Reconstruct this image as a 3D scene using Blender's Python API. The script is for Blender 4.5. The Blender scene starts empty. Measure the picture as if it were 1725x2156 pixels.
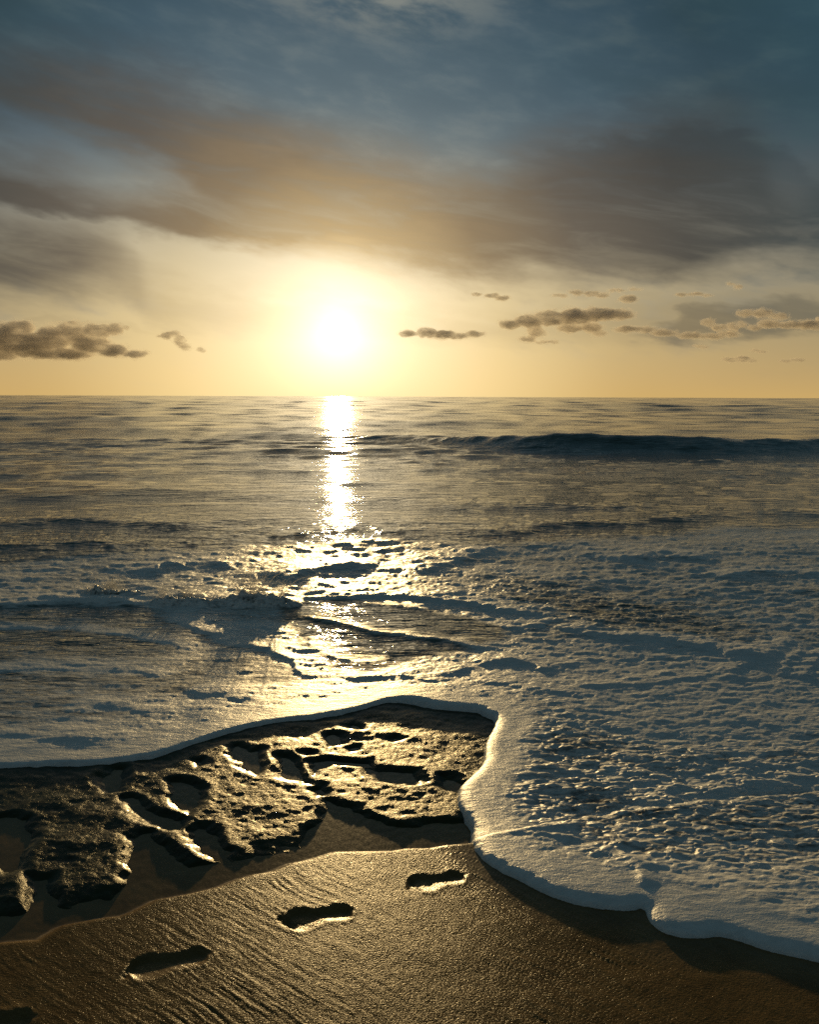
import bpy, bmesh, math, random
import numpy as np
from mathutils import Vector, Matrix

# ------------------------------------------------------------------ camera
sc = bpy.context.scene
COL = sc.collection
H = 1.75                        # eye height above still water
F = 1900.0                      # focal length in units of a 1725 x 2156 picture
PITCH = math.radians(7.29)
ROLL = math.radians(0.22)
cam = bpy.data.cameras.new('camera')
cam_o = bpy.data.objects.new('camera', cam)
COL.objects.link(cam_o)
sc.camera = cam_o
cam.sensor_fit = 'VERTICAL'
cam.sensor_height = 30.0
cam.lens = 30.0 * F / 2156.0
cam.clip_start = 0.05
cam.clip_end = 60000.0
CAM_M = Matrix.Rotation(math.pi / 2 - PITCH, 3, 'X') @ Matrix.Rotation(ROLL, 3, 'Z')
cam_o.matrix_world = Matrix.Translation((0, 0, H)) @ CAM_M.to_4x4()

# ------------------------------------------------------------------ light
SUN_AZ = math.radians(-4.5)
SUN_EL = math.radians(4.0)
SUN_DIR = Vector((math.sin(SUN_AZ) * math.cos(SUN_EL), math.cos(SUN_AZ) * math.cos(SUN_EL), math.sin(SUN_EL)))
sun = bpy.data.lights.new('sun', 'SUN')
sun.energy = 2.9
sun.angle = math.radians(0.6)      # the disc is spread by thin cloud
sun.color = (1.0, 0.70, 0.31)
sun_o = bpy.data.objects.new('sun', sun)
COL.objects.link(sun_o)
sun_o.rotation_euler = SUN_DIR.to_track_quat('Z', 'Y').to_euler()
sun_o.location = (0, 0, 30)

vs = sc.view_settings
vs.view_transform = 'Standard'
vs.look = 'None'
vs.exposure = 0.0
vs.gamma = 1.0
vs.use_curve_mapping = False
cy = sc.cycles
cy.use_denoising = False      # the fine grain of sand, foam and glitter has to survive
cy.max_bounces = 6
cy.diffuse_bounces = 2
cy.glossy_bounces = 3
cy.transmission_bounces = 3
cy.volume_bounces = 4
cy.transparent_max_bounces = 6
cy.sample_clamp_indirect = 4.0
cy.caustics_reflective = False
cy.caustics_refractive = False


# ---- node helpers
class NT:
    def __init__(s, tree):
        s.t = tree
        s.n = tree.nodes
        s.l = tree.links

    def put(s, sock, v):
        if isinstance(v, bpy.types.NodeSocket):
            s.l.new(v, sock)
        elif v is not None:
            sock.default_value = v

    def m(s, op, a, b=None, c=None, clamp=False):
        n = s.n.new('ShaderNodeMath')
        n.operation = op
        n.use_clamp = clamp
        for i, v in enumerate((a, b, c)):
            s.put(n.inputs[i], v)
        return n.outputs[0]

    def vm(s, op, a, b=None):
        n = s.n.new('ShaderNodeVectorMath')
        n.operation = op
        s.put(n.inputs[0], a)
        s.put(n.inputs[1], b)
        return n.outputs['Value'] if op in ('DOT_PRODUCT', 'LENGTH') else n.outputs[0]

    def noise(s, vec, scale, detail=3.0, rough=0.5, dist=0.0, out='Fac', kind='FBM'):
        n = s.n.new('ShaderNodeTexNoise')
        n.noise_type = kind
        s.put(n.inputs['Vector'], vec)
        s.put(n.inputs['Scale'], scale)
        n.inputs['Detail'].default_value = detail
        n.inputs['Roughness'].default_value = rough
        n.inputs['Distortion'].default_value = dist
        return n.outputs[out]

    def xyz(s, x=0.0, y=0.0, z=0.0):
        n = s.n.new('ShaderNodeCombineXYZ')
        for i, v in enumerate((x, y, z)):
            s.put(n.inputs[i], v)
        return n.outputs[0]

    def sep(s, v):
        n = s.n.new('ShaderNodeSeparateXYZ')
        s.put(n.inputs[0], v)
        return n.outputs

    def ss(s, v, a, b, lo=0.0, hi=1.0):
        n = s.n.new('ShaderNodeMapRange')
        n.interpolation_type = 'SMOOTHSTEP'
        s.put(n.inputs[0], v)
        s.put(n.inputs[1], a)
        s.put(n.inputs[2], b)
        s.put(n.inputs[3], lo)
        s.put(n.inputs[4], hi)
        return n.outputs[0]

    def lin(s, v, a, b, lo=0.0, hi=1.0):
        n = s.n.new('ShaderNodeMapRange')
        s.put(n.inputs[0], v)
        s.put(n.inputs[1], a)
        s.put(n.inputs[2], b)
        s.put(n.inputs[3], lo)
        s.put(n.inputs[4], hi)
        return n.outputs[0]

    def mix(s, f, a, b, mode='MIX'):
        n = s.n.new('ShaderNodeMix')
        n.data_type = 'RGBA'
        n.blend_type = mode
        s.put(n.inputs[0], f)
        s.put(n.inputs[6], a)
        s.put(n.inputs[7], b)
        return n.outputs[2]

    def curve(s, v, pts):
        n = s.n.new('ShaderNodeFloatCurve')
        c = n.mapping.curves[0]
        while len(c.points) > 2:
            c.points.remove(c.points[1])
        c.points[0].location = pts[0]
        c.points[-1].location = pts[-1]
        for p in pts[1:-1]:
            c.points.new(*p)
        n.mapping.update()
        s.put(n.inputs['Value'], v)
        return n.outputs[0]

    def ramp(s, v, pts):
        n = s.n.new('ShaderNodeValToRGB')
        e = n.color_ramp.elements
        while len(e) < len(pts):
            e.new(0.5)
        for el, (p, c) in zip(e, pts):
            el.position = p
            el.color = (*c, 1)
        s.put(n.inputs[0], v)
        return n.outputs[0]


def col(r, g, b):
    return (r, g, b, 1.0)


# ------------------------------------------------------------------ sky
world = bpy.data.worlds.new('World')
sc.world = world
world.use_nodes = True
w = NT(world.node_tree)
sky = w.n.new('ShaderNodeTexSky')
sky.sky_type = 'NISHITA'
sky.sun_disc = False
sky.sun_elevation = SUN_EL
sky.sun_rotation = SUN_AZ
sky.air_density = 1.0
sky.dust_density = 1.0
sky.ozone_density = 3.5
SKY_STRENGTH = 0.06
gen = w.n.new('ShaderNodeTexCoord').outputs['Generated']
dx, dy, dz = w.sep(gen)
R2D = 57.29578
az = w.m('MULTIPLY', w.m('ARCTAN2', dx, dy), R2D)
el = w.m('MULTIPLY', w.m('ARCSINE', w.m('MAXIMUM', w.m('MINIMUM', dz, 1.0), -1.0)), R2D)
cosang = w.vm('DOT_PRODUCT', gen, tuple(SUN_DIR))
theta = w.m('MULTIPLY', w.m('ARCCOSINE', w.m('MINIMUM', cosang, 1.0)), R2D)     # degrees from the sun

# everything below is divided by the sky strength, so values read as scene light
def L(r, g, b):
    k = 1.0 / SKY_STRENGTH
    return (r * k, g * k, b * k)

# cloud coordinates: wisps drawn out along the horizon, tilted as the cloud band is
cv = w.xyz(w.m('MULTIPLY', az, 0.05), w.m('MULTIPLY', w.m('ADD', el, w.m('MULTIPLY', az, 0.14)), 0.14), 0.0)
n_big = w.noise(cv, 1.0, 4.0, 0.55, 0.3)
n_mid = w.noise(w.vm('ADD', cv, (7.3, 2.1, 0.0)), 2.2, 4.0, 0.52, 0.1)
n_fine = w.noise(w.vm('ADD', cv, (1.3, 9.1, 0.0)), 5.0, 5.0, 0.55, 0.15)
n_str = w.noise(w.vm('MULTIPLY', cv, (1.0, 2.1, 1.0)), 2.6, 6.0, 0.6, 0.7)      # long thin streaks
elw = w.m('ADD', el, w.m('ADD', w.m('MULTIPLY', w.m('SUBTRACT', n_mid, 0.5), 3.2), w.m('MULTIPLY', w.m('SUBTRACT', n_fine, 0.5), 2.6)))
azn = w.lin(az, -30.0, 30.0)

def X(px):
    return (math.degrees(math.atan((px - 862.5) / F)) + 30.0) / 60.0

def E(py):
    return (math.degrees(math.atan((1078.0 - py) / F)) - 7.29) / 25.0

def edge(pts):
    p = [(0.0, E(pts[0][1]))] + [(X(a), E(b)) for a, b in pts] + [(1.0, E(pts[-1][1]))]
    return w.m('MULTIPLY', w.curve(azn, p), 25.0)

def band(upper, lower, su, sl):
    a = w.m('SUBTRACT', edge(upper), elw)
    b = w.m('SUBTRACT', elw, edge(lower))
    return w.m('MULTIPLY', w.ss(a, -su, su), w.ss(b, -sl, sl))

# the broad grey-brown band falling from upper left to the right
b1 = band([(0, 190), (350, 200), (600, 275), (800, 335), (1000, 375), (1100, 330), (1250, 300), (1420, 280), (1560, 330), (1640, 400), (1725, 380)],
          [(0, 290), (200, 315), (340, 370), (480, 470), (600, 535), (800, 560), (1000, 585), (1300, 592), (1500, 580), (1725, 575)], 2.6, 1.4)
# lower grey shelf at the left and the haze patch under it
b2 = band([(0, 375), (120, 385), (260, 430), (420, 400), (600, 430), (900, 480), (1725, 480)],
          [(0, 480), (180, 490), (300, 503), (480, 515), (700, 540), (1725, 560)], 1.8, 0.7)
b3 = w.m('MULTIPLY', band([(0, 500), (200, 510), (290, 575), (340, 640), (500, 670), (1725, 670)],
          [(0, 640), (150, 635), (260, 610), (330, 645), (500, 671), (1725, 671)], 2.2, 2.0), 0.95)
b4 = w.m('MULTIPLY', band([(0, 700), (1300, 700), (1420, 660), (1560, 640), (1725, 640)],
          [(0, 701), (1300, 701), (1420, 705), (1560, 715), (1725, 722)], 0.5, 0.5), 0.6)
dens = w.m('MAXIMUM', w.m('MAXIMUM', b1, b2), w.m('MAXIMUM', b3, b4))
dens = w.m('MULTIPLY', dens, w.ss(n_str, 0.25, 0.6, 0.72, 1.0))
# the rest of the dome: broken veil of the same cloud
high = w.m('MULTIPLY', w.ss(n_big, 0.34, 0.66, 0.8, 1.0), w.ss(elw, 9.0, 16.5))
dens = w.m('MULTIPLY', dens, 0.94)

cloud_c = w.ramp(w.m('DIVIDE', theta, 60.0), [
    (0.0, L(1.5, 1.15, 0.62)), (0.10, L(0.52, 0.37, 0.18)), (0.17, L(0.245, 0.176, 0.100)),
    (0.26, L(0.118, 0.096, 0.073)), (0.36, L(0.064, 0.060, 0.052)), (0.50, L(0.042, 0.058, 0.062)), (1.0, L(0.038, 0.056, 0.064))])
cloud_c = w.mix(w.ss(n_str, 0.36, 0.72), cloud_c, w.mix(1.0, cloud_c, col(1.18, 1.17, 1.15), 'MULTIPLY'))
# thin bright cloud lit from behind, around the sun and in wisps between the bands
wisp = w.m('MULTIPLY', w.ss(n_fine, 0.45, 0.8), w.ss(elw, 0.5, 6.0))
halo = w.m('ADD', w.m('MULTIPLY', w.m('EXPONENT', w.m('MULTIPLY', theta, -1.0 / 2.1)), 1.05),
           w.m('MULTIPLY', w.m('EXPONENT', w.m('MULTIPLY', theta, -1.0 / 5.0)), 0.42))
halo_c = w.mix(1.0, col(*L(1.0, 0.88, 0.64)), col(1, 1, 1), 'MULTIPLY')
halo_c = w.vm('SCALE', halo_c)
halo_c.node.inputs['Scale'].default_value = 1.0
w.l.new(halo, halo_c.node.inputs['Scale'])
clear = w.mix(1.0, sky.outputs[0], w.mix(w.ss(el, 6.0, 20.0), col(1.0, 1.0, 1.0), col(0.46, 0.80, 0.98)), 'MULTIPLY')
# low haze over the water, bright towards the sun
hz_c = w.ramp(w.m('DIVIDE', theta, 60.0), [(0.0, L(1.15, 0.96, 0.62)), (0.09, L(0.92, 0.76, 0.46)), (0.17, L(0.80, 0.62, 0.31)), (0.28, L(0.56, 0.435, 0.225)),
                                           (0.42, L(0.44, 0.35, 0.20)), (0.7, L(0.27, 0.24, 0.17)), (1.0, L(0.16, 0.16, 0.14))])
clear = w.mix(w.m('MULTIPLY', w.m('EXPONENT', w.m('MULTIPLY', w.m('POWER', w.m('DIVIDE', w.m('MAXIMUM', el, 0.0), 11.5), 2.0), -1.0)), 0.8), clear, hz_c)
gold = w.mix(w.ss(theta, 6.0, 20.0), col(*L(0.95, 0.70, 0.30)), col(*L(0.64, 0.41, 0.135)))
gold = w.mix(w.ss(theta, 30.0, 80.0), gold, col(*L(0.22, 0.17, 0.09)))
clear = w.mix(w.m('MULTIPLY', w.m('EXPONENT', w.m('MULTIPLY', w.m('MAXIMUM', el, 0.0), -0.36)), 0.85), clear, gold)
wl = w.ramp(w.m('DIVIDE', theta, 60.0), [(0.0, L(1.4, 1.1, 0.7)), (0.15, L(0.75, 0.60, 0.36)), (0.3, L(0.30, 0.29, 0.24)), (0.5, L(0.11, 0.15, 0.16)), (1.0, L(0.06, 0.085, 0.10))])
clear = w.mix(w.m('MULTIPLY', wisp, 0.42), clear, wl)
clear = w.vm('ADD', clear, halo_c)
hi_c = w.ramp(w.m('DIVIDE', theta, 60.0), [(0.0, L(0.5, 0.46, 0.36)), (0.22, L(0.105, 0.145, 0.165)), (0.33, L(0.054, 0.092, 0.115)), (0.43, L(0.027, 0.052, 0.058)), (0.55, L(0.031, 0.072, 0.092)), (1.0, L(0.028, 0.050, 0.058))])
hi_c = w.mix(w.ss(n_fine, 0.35, 0.8), hi_c, w.mix(1.0, hi_c, col(1.28, 1.24, 1.2), 'MULTIPLY'))
clear = w.mix(w.m('MULTIPLY', high, 0.9), clear, hi_c)
# a lit patch of thin high cloud above the middle
lit = w.m('EXPONENT', w.m('MULTIPLY', w.m('ADD', w.m('POWER', w.m('DIVIDE', w.m('ADD', az, 1.6), 6.5), 2.0), w.m('POWER', w.m('DIVIDE', w.m('SUBTRACT', el, 22.2), 1.5), 2.0)), -1.0))
clear = w.mix(w.m('MULTIPLY', lit, w.ss(n_fine, 0.34, 0.62)), clear, col(*L(0.22, 0.235, 0.215)))
skyc = w.mix(dens, clear, cloud_c)
# darker, sharper-topped mass standing on the band at the right
b6 = band([(0, 360), (950, 345), (1050, 330), (1200, 312), (1330, 296), (1400, 280), (1500, 300), (1600, 330), (1725, 420)],
          [(0, 420), (950, 415), (1050, 405), (1200, 400), (1400, 390), (1600, 390), (1725, 440)], 0.5, 2.2)
b6 = w.m('MULTIPLY', b6, w.ss(w.m('ADD', az, w.m('MULTIPLY', w.m('SUBTRACT', n_mid, 0.5), 8.0)), 2.0, 15.0))
skyc = w.mix(w.m('MULTIPLY', b6, 0.45), skyc, w.mix(1.0, cloud_c, col(0.66, 0.74, 0.84), 'MULTIPLY'))
bg = w.n['Background']
w.l.new(skyc, bg.inputs[0])
bg.inputs[1].default_value = SKY_STRENGTH
world.cycles.sampling_method = 'MANUAL'
world.cycles.sample_map_resolution = 1024


# ------------------------------------------------------------------ numeric helpers
def P(px, py, z=0.0):
    """the point of the level z that the photograph shows at (px, py)"""
    d = CAM_M @ Vector(((px - 862.5) / F, (1078.0 - py) / F, -1.0))
    t = (z - H) / d.z
    return (d.x * t, d.y * t)

def PL(pts, z=0.0):
    return np.array([P(a, b, z) for a, b in pts], dtype=np.float64)

def sstep(a, b, x):
    t = np.clip((x - a) / (b - a), 0, 1)
    return t * t * (3 - 2 * t)

_rng = np.random.RandomState(11)
_perm = np.concatenate([_rng.permutation(512)] * 3).astype(np.int32)
_ga = _rng.rand(512).astype(np.float32) * 6.2831853
_gx, _gy = np.cos(_ga), np.sin(_ga)

def perlin(x, y, seed=0):
    x = np.asarray(x, dtype=np.float32) + np.float32(seed * 37.31)
    y = np.asarray(y, dtype=np.float32) + np.float32(seed * 17.77)
    xi = np.floor(x); yi = np.floor(y)
    fx = x - xi; fy = y - yi
    xi = xi.astype(np.int32) & 511; yi = yi.astype(np.int32) & 511
    xj = (xi + 1) & 511; yj = (yi + 1) & 511
    u = fx * fx * fx * (fx * (fx * 6 - 15) + 10)
    v = fy * fy * fy * (fy * (fy * 6 - 15) + 10)
    def g(a, b, ex, ey):
        h = _perm[_perm[a] + b]
        return _gx[h] * ex + _gy[h] * ey
    n00 = g(xi, yi, fx, fy); n10 = g(xj, yi, fx - 1, fy)
    n01 = g(xi, yj, fx, fy - 1); n11 = g(xj, yj, fx - 1, fy - 1)
    a = n00 + u * (n10 - n00); b = n01 + u * (n11 - n01)
    return (a + v * (b - a)) * 1.45

def fbm(x, y, octv=4, gain=0.5, seed=0, lac=2.03):
    s = 0.0; a = 1.0; t = 0.0
    for i in range(octv):
        s = s + a * perlin(x, y, seed + i * 3)
        t += a
        a *= gain
        x = x * lac + 3.1; y = y * lac + 1.7
    return s / t

def billow(x, y, octv=2, gain=0.5, seed=0):
    s = 0.0; a = 1.0; t = 0.0
    for i in range(octv):
        s = s + a * np.sqrt(perlin(x, y, seed + i * 3) ** 2 + 0.006)
        t += a
        a *= gain
        x = x * 2.03 + 3.1; y = y * 2.03 + 1.7
    return s / t

def line_dist(x, y, pts):
    """distance to an open polyline, the y of the nearest point and the run along it (0..1)"""
    best = np.full(x.shape, 1e9); ny = np.zeros(x.shape); tt = np.zeros(x.shape)
    seg = np.sqrt(((pts[1:] - pts[:-1]) ** 2).sum(1)); tot = seg.sum(); acc = 0.0
    for (ax, ay), (bx, by), L_ in zip(pts[:-1], pts[1:], seg):
        ex, ey = bx - ax, by - ay
        t = np.clip(((x - ax) * ex + (y - ay) * ey) / (ex * ex + ey * ey + 1e-12), 0, 1)
        qx = ax + t * ex; qy = ay + t * ey
        d = (x - qx) ** 2 + (y - qy) ** 2
        m = d < best
        best = np.where(m, d, best); ny = np.where(m, qy, ny); tt = np.where(m, (acc + t * L_) / tot, tt)
        acc += L_
    return np.sqrt(best), ny, tt

def poly_sd(x, y, pts):
    """signed distance to a closed polygon, positive inside"""
    best = np.full(x.shape, 1e9); ins = np.zeros(x.shape, dtype=bool)
    n = len(pts)
    for i in range(n):
        ax, ay = pts[i]; bx, by = pts[(i + 1) % n]
        ex, ey = bx - ax, by - ay
        t = np.clip(((x - ax) * ex + (y - ay) * ey) / (ex * ex + ey * ey + 1e-12), 0, 1)
        d = (x - ax - t * ex) ** 2 + (y - ay - t * ey) ** 2
        best = np.minimum(best, d)
        c = (ay > y) != (by > y)
        if abs(ey) > 1e-12:
            ins ^= c & (x < ax + (y - ay) / ey * ex)
    d = np.sqrt(best)
    return np.where(ins, d, -d)

def round_poly(pts, n=2):
    """soften a polyline (corner cutting), ends kept"""
    p = np.asarray(pts, dtype=np.float64)
    for _ in range(n):
        q = [p[0]]
        for a, b in zip(p[:-1], p[1:]):
            q += [a * 0.75 + b * 0.25, a * 0.25 + b * 0.75]
        q.append(p[-1])
        p = np.array(q)
    return p


# ------------------------------------------------------------------ shore lines, in metres
Z_LOW = -0.012            # sand in the hollows of the rock
Z_BANK = 0.035            # lip of the sand bank
bank_px = [(-700, 2090), (-300, 2030), (0, 1985), (50, 1981), (83, 1979), (110, 1962), (133, 1948), (200, 1935), (253, 1928), (283, 1918), (333, 1893),
           (400, 1881), (467, 1865), (500, 1851), (533, 1841), (575, 1834), (618, 1816), (658, 1808), (685, 1800), (708, 1793),
           (775, 1792), (828, 1791), (858, 1786), (908, 1785), (942, 1779), (988, 1775), (1100, 1760), (1300, 1720), (1500, 1690), (1900, 1660), (2600, 1620)]
BANK = PL(bank_px, Z_BANK)
BANK_POLY = np.vstack([BANK, [[30, BANK[-1][1]], [30, -12], [-30, -12], [-30, BANK[0][1]]]])
left_px = [(-900, 1640), (-400, 1622), (0, 1615), (60, 1614), (120, 1609), (200, 1608), (270, 1600), (330, 1590), (400, 1568), (450, 1549), (520, 1531), (600, 1517),
           (660, 1511), (720, 1501), (770, 1490), (812, 1478)]
right_px = [(840, 1477), (870, 1480), (920, 1490), (970, 1495), (1010, 1497), (1022, 1506), (1043, 1514), (1040, 1530), (1026, 1560), (1020, 1585),
            (1022, 1608), (1000, 1630), (975, 1650), (965, 1670), (968, 1695), (985, 1725), (997, 1745), (990, 1775), (1005, 1800), (1050, 1835),
            (1100, 1860), (1150, 1885), (1210, 1905), (1280, 1916), (1330, 1919), (1357, 1912), (1364, 1937), (1382, 1958), (1420, 1973), (1470, 1976),
            (1515, 1970), (1545, 1976), (1600, 1996), (1660, 2013), (1725, 2028), (1850, 2060), (2100, 2090), (2700, 2100)]

def sand_plain(x, y):
    """beach without marks; second value is the distance into the bank"""
    sd = poly_sd(x, y, BANK_POLY)
    rise = np.where(sd > 0, np.minimum(sd, 6.0) * 0.028, 0)
    lip = Z_LOW + (Z_BANK - Z_LOW) * sstep(-0.085, 0.012, sd)
    drop = np.minimum(0, sd + 1.6) * 0.05
    return lip + rise + drop, sd

def edge_on_ground(pxs):
    out = []
    for a, b in pxs:
        z = 0.02
        for _ in range(4):
            q = P(a, b, z)
            z = max(0.008, float(sand_plain(np.array([q[0]]), np.array([q[1]]))[0][0]))
        out.append(P(a, b, z))
    return np.array(out)

FRONT = np.vstack([edge_on_ground(left_px), edge_on_ground(right_px)])
FRONT_S = round_poly(FRONT, 1)
FOAM_POLY = np.vstack([FRONT_S, [[60, FRONT_S[-1][1]], [60, 30000], [-60, 30000], [-60, FRONT_S[0][1]]]])
# far outside +-60 m the polygon test is replaced by "seaward", see sea_height


# ------------------------------------------------------------------ mesh helpers
def columns(fine, step, wide, nw):
    a = np.arange(-fine, fine + step * 0.5, step)
    g = fine + (wide - fine) * (np.linspace(0, 1, nw + 1)[1:] ** 1.8)
    return np.radians(np.concatenate([-g[::-1], a, g]))

def polar(r, a):
    R, A = np.meshgrid(r, a, indexing='ij')
    return R * np.sin(A), R * np.cos(A)

def grid_normals(X_, Y_, Z_):
    Pm = np.stack([X_, Y_, Z_], -1)
    du = np.gradient(Pm, axis=0); dv = np.gradient(Pm, axis=1)
    n = np.cross(dv, du)
    n /= np.linalg.norm(n, axis=-1, keepdims=True) + 1e-20
    return n

def mesh_from(name, V, Q, attrs=None, normals=None, mat=None, parent=None):
    """object from the vertices V and quads Q, keeping only the vertices in use"""
    used = np.unique(Q)
    remap = np.full(len(V), -1, dtype=np.int64); remap[used] = np.arange(len(used))
    Vn = V[used].astype(np.float32); Qn = remap[Q].astype(np.int32)
    me = bpy.data.meshes.new(name)
    me.vertices.add(len(Vn)); me.vertices.foreach_set('co', Vn.ravel())
    me.loops.add(Qn.size); me.loops.foreach_set('vertex_index', Qn.ravel())
    me.polygons.add(len(Qn)); me.polygons.foreach_set('loop_start', np.arange(0, Qn.size, 4, dtype=np.int32))
    me.update(calc_edges=True)
    me.polygons.foreach_set('use_smooth', np.ones(len(Qn), dtype=bool))
    for k, v in (attrs or {}).items():
        at = me.attributes.new(k, 'FLOAT', 'POINT')
        at.data.foreach_set('value', v.ravel()[used].astype(np.float32))
    if normals is not None:
        me.normals_split_custom_set_from_vertices(normals.reshape(-1, 3)[used].astype(np.float32))
    if mat:
        me.materials.append(mat)
    o = bpy.data.objects.new(name, me)
    COL.objects.link(o)
    if parent:
        o.parent = parent
    return o

def quads(nr, na):
    i = np.arange(nr * na).reshape(nr, na)
    return np.stack([i[:-1, :-1], i[:-1, 1:], i[1:, 1:], i[1:, :-1]], -1).reshape(-1, 4)

def tag(o, label=None, cat=None, group=None, kind=None):
    if label: o['label'] = label
    if cat: o['category'] = cat
    if group: o['group'] = group
    if kind: o['kind'] = kind
    return o


# ------------------------------------------------------------------ materials
def material(name):
    m = bpy.data.materials.new(name)
    m.use_nodes = True
    t = NT(m.node_tree)
    return m, t, t.n['Principled BSDF']

def bump(t, h, strength, dist, normal=None):
    n = t.n.new('ShaderNodeBump')
    n.inputs['Strength'].default_value = strength
    n.inputs['Distance'].default_value = dist
    t.put(n.inputs['Height'], h)
    if normal is not None:
        t.put(n.inputs['Normal'], normal)
    return n.outputs[0]

def attr(t, name):
    n = t.n.new('ShaderNodeAttribute')
    n.attribute_name = name
    return n.outputs['Fac']

def pos(t):
    return t.n.new('ShaderNodeNewGeometry').outputs['Position']

# wet sand
M_SAND, t, b = material('wet_sand')
p = pos(t)
g1 = t.noise(p, 420.0, 2.0, 0.6)
g2 = t.noise(p, 150.0, 2.0, 0.6)
g3 = t.noise(p, 9.0, 4.0, 0.6)
g4 = t.noise(p, 700.0, 1.0, 0.5)
c = t.mix(t.ss(g1, 0.35, 0.68), col(0.115, 0.072, 0.026), col(0.255, 0.166, 0.066))
c = t.mix(t.ss(g3, 0.3, 0.75), c, t.mix(1.0, c, col(0.68, 0.66, 0.62), 'MULTIPLY'))
c = t.mix(t.ss(g4, 0.70, 0.76), c, col(0.34, 0.27, 0.18))
t.put(b.inputs['Base Color'], c)
t.put(b.inputs['Roughness'], t.m('MULTIPLY', t.lin(g2, 0.3, 0.7, 0.20, 0.34), t.lin(attr(t, 'wet'), 0.0, 1.0, 1.0, 0.55)))
b.inputs['IOR'].default_value = 1.33
b.inputs['Specular Tint'].default_value = col(1.0, 0.71, 0.26)
wet = attr(t, 'wet')
t.put(b.inputs['Specular IOR Level'], t.lin(wet, 0.0, 1.0, 0.05, 0.55))
nrm = bump(t, g2, 0.8, 0.0022)
nrm = bump(t, g1, 0.8, 0.0009, nrm)
# a film of water lies over the grains in the hollows
gq = t.n.new('ShaderNodeNewGeometry')
nv = t.n.new('ShaderNodeMix'); nv.data_type = 'VECTOR'
t.l.new(wet, nv.inputs[0]); t.l.new(nrm, nv.inputs[4]); t.l.new(gq.outputs['Normal'], nv.inputs[5])
t.put(b.inputs['Normal'], nv.outputs[1])

# algae covered beach rock
M_ROCK, t, b = material('algae_rock')
p = pos(t)
a1 = t.noise(p, 30.0, 5.0, 0.65, 0.5)
a2 = t.noise(p, 110.0, 4.0, 0.65)
a3 = t.noise(p, 6.0, 3.0, 0.6)
c = t.mix(t.ss(a1, 0.3, 0.7), col(0.016, 0.020, 0.008), col(0.040, 0.042, 0.018))
c = t.mix(t.ss(a3, 0.4, 0.7), c, col(0.034, 0.044, 0.018))
t.put(b.inputs['Base Color'], c)
t.put(b.inputs['Roughness'], t.lin(a2, 0.3, 0.7, 0.24, 0.42))
b.inputs['Specular IOR Level'].default_value = 0.05
b.inputs['Coat Weight'].default_value = 0.40      # standing film of water
b.inputs['Coat Roughness'].default_value = 0.16
b.inputs['Coat IOR'].default_value = 1.33
b.inputs['Coat Tint'].default_value = col(1.0, 0.95, 0.80)
b.inputs['Specular Tint'].default_value = col(1.0, 0.86, 0.46)
b.inputs['IOR'].default_value = 1.4
nrm = bump(t, a1, 0.8, 0.007)
nrm = bump(t, a2, 0.7, 0.0026, nrm)
t.put(b.inputs['Normal'], nrm)

# sea water with foam lying on it; the mesh carries how much foam there is
M_SEA, t, b = material('sea_water_and_foam')
p = pos(t)
foam = attr(t, 'foam'); rough_a = attr(t, 'ripple')
pst = t.vm('MULTIPLY', p, (0.33, 1.0, 1.0))
r1 = t.noise(pst, 2.6, 4.0, 0.6, 0.4)
r2 = t.noise(pst, 11.0, 3.0, 0.6, 0.3)
r3 = t.noise(pst, 40.0, 2.0, 0.5)
wn = bump(t, r1, 1.0, 0.042)
wn = bump(t, r2, 0.8, 0.022, wn)
wn = bump(t, r3, 0.5, 0.005, wn)
t.put(b.inputs['Base Color'], t.mix(attr(t, 'shallow'), col(0.034, 0.062, 0.048), col(0.045, 0.038, 0.022)))
t.put(b.inputs['Roughness'], t.lin(rough_a, 0.0, 1.0, 0.04, 0.10))
b.inputs['IOR'].default_value = 1.333
t.put(b.inputs['Normal'], wn)
fb = t.n.new('ShaderNodeBsdfPrincipled')
f1 = t.noise(p, 130.0, 3.0, 0.65)
f2 = t.noise(t.vm('MULTIPLY', p, (0.45, 1.0, 1.0)), 34.0, 4.0, 0.6, 0.4)
f3 = t.noise(t.vm('MULTIPLY', p, (0.30, 1.0, 1.0)), 6.0, 5.0, 0.62, 2.2)
f4 = t.noise(p, 330.0, 1.0, 0.5)
fc = t.mix(t.ss(f2, 0.3, 0.7), col(0.74, 0.74, 0.71), col(0.88, 0.87, 0.83))
t.put(fb.inputs['Base Color'], fc)
fb.inputs['Roughness'].default_value = 0.42
fb.inputs['IOR'].default_value = 1.33
def voro(vec, scale):
    n = t.n.new('ShaderNodeTexVoronoi'); n.feature = 'SMOOTH_F1'; n.inputs['Smoothness'].default_value = 0.4
    t.put(n.inputs['Vector'], vec); n.inputs['Scale'].default_value = scale
    return n.outputs['Distance']
pw = t.vm('ADD', t.vm('MULTIPLY', p, (0.7, 1.0, 1.0)), t.vm('MULTIPLY', t.noise(p, 8.0, 2.0, 0.5, out='Color'), (0.12, 0.06, 0.0)))
bub = t.m('MULTIPLY', voro(pw, 34.0), attr(t, 'bubbly'))
fn = bump(t, t.m('MULTIPLY', bub, -1.0), 0.9, 0.016)
fn = bump(t, f2, 0.5, 0.010, fn)
fn = bump(t, f1, 0.5, 0.004, fn)
fn = bump(t, f4, 0.4, 0.0015, fn)
t.put(fb.inputs['Normal'], fn)
hole = t.m('ADD', t.m('ADD', t.m('MULTIPLY', f3, 0.60), t.m('MULTIPLY', f2, 0.30)), t.m('MULTIPLY', t.noise(pw, 70.0, 2.0, 0.6), 0.18))
hole = t.m('SUBTRACT', t.m('SUBTRACT', hole, 0.04), t.m('MULTIPLY', t.m('SUBTRACT', bub, 0.16), 0.16))
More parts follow.
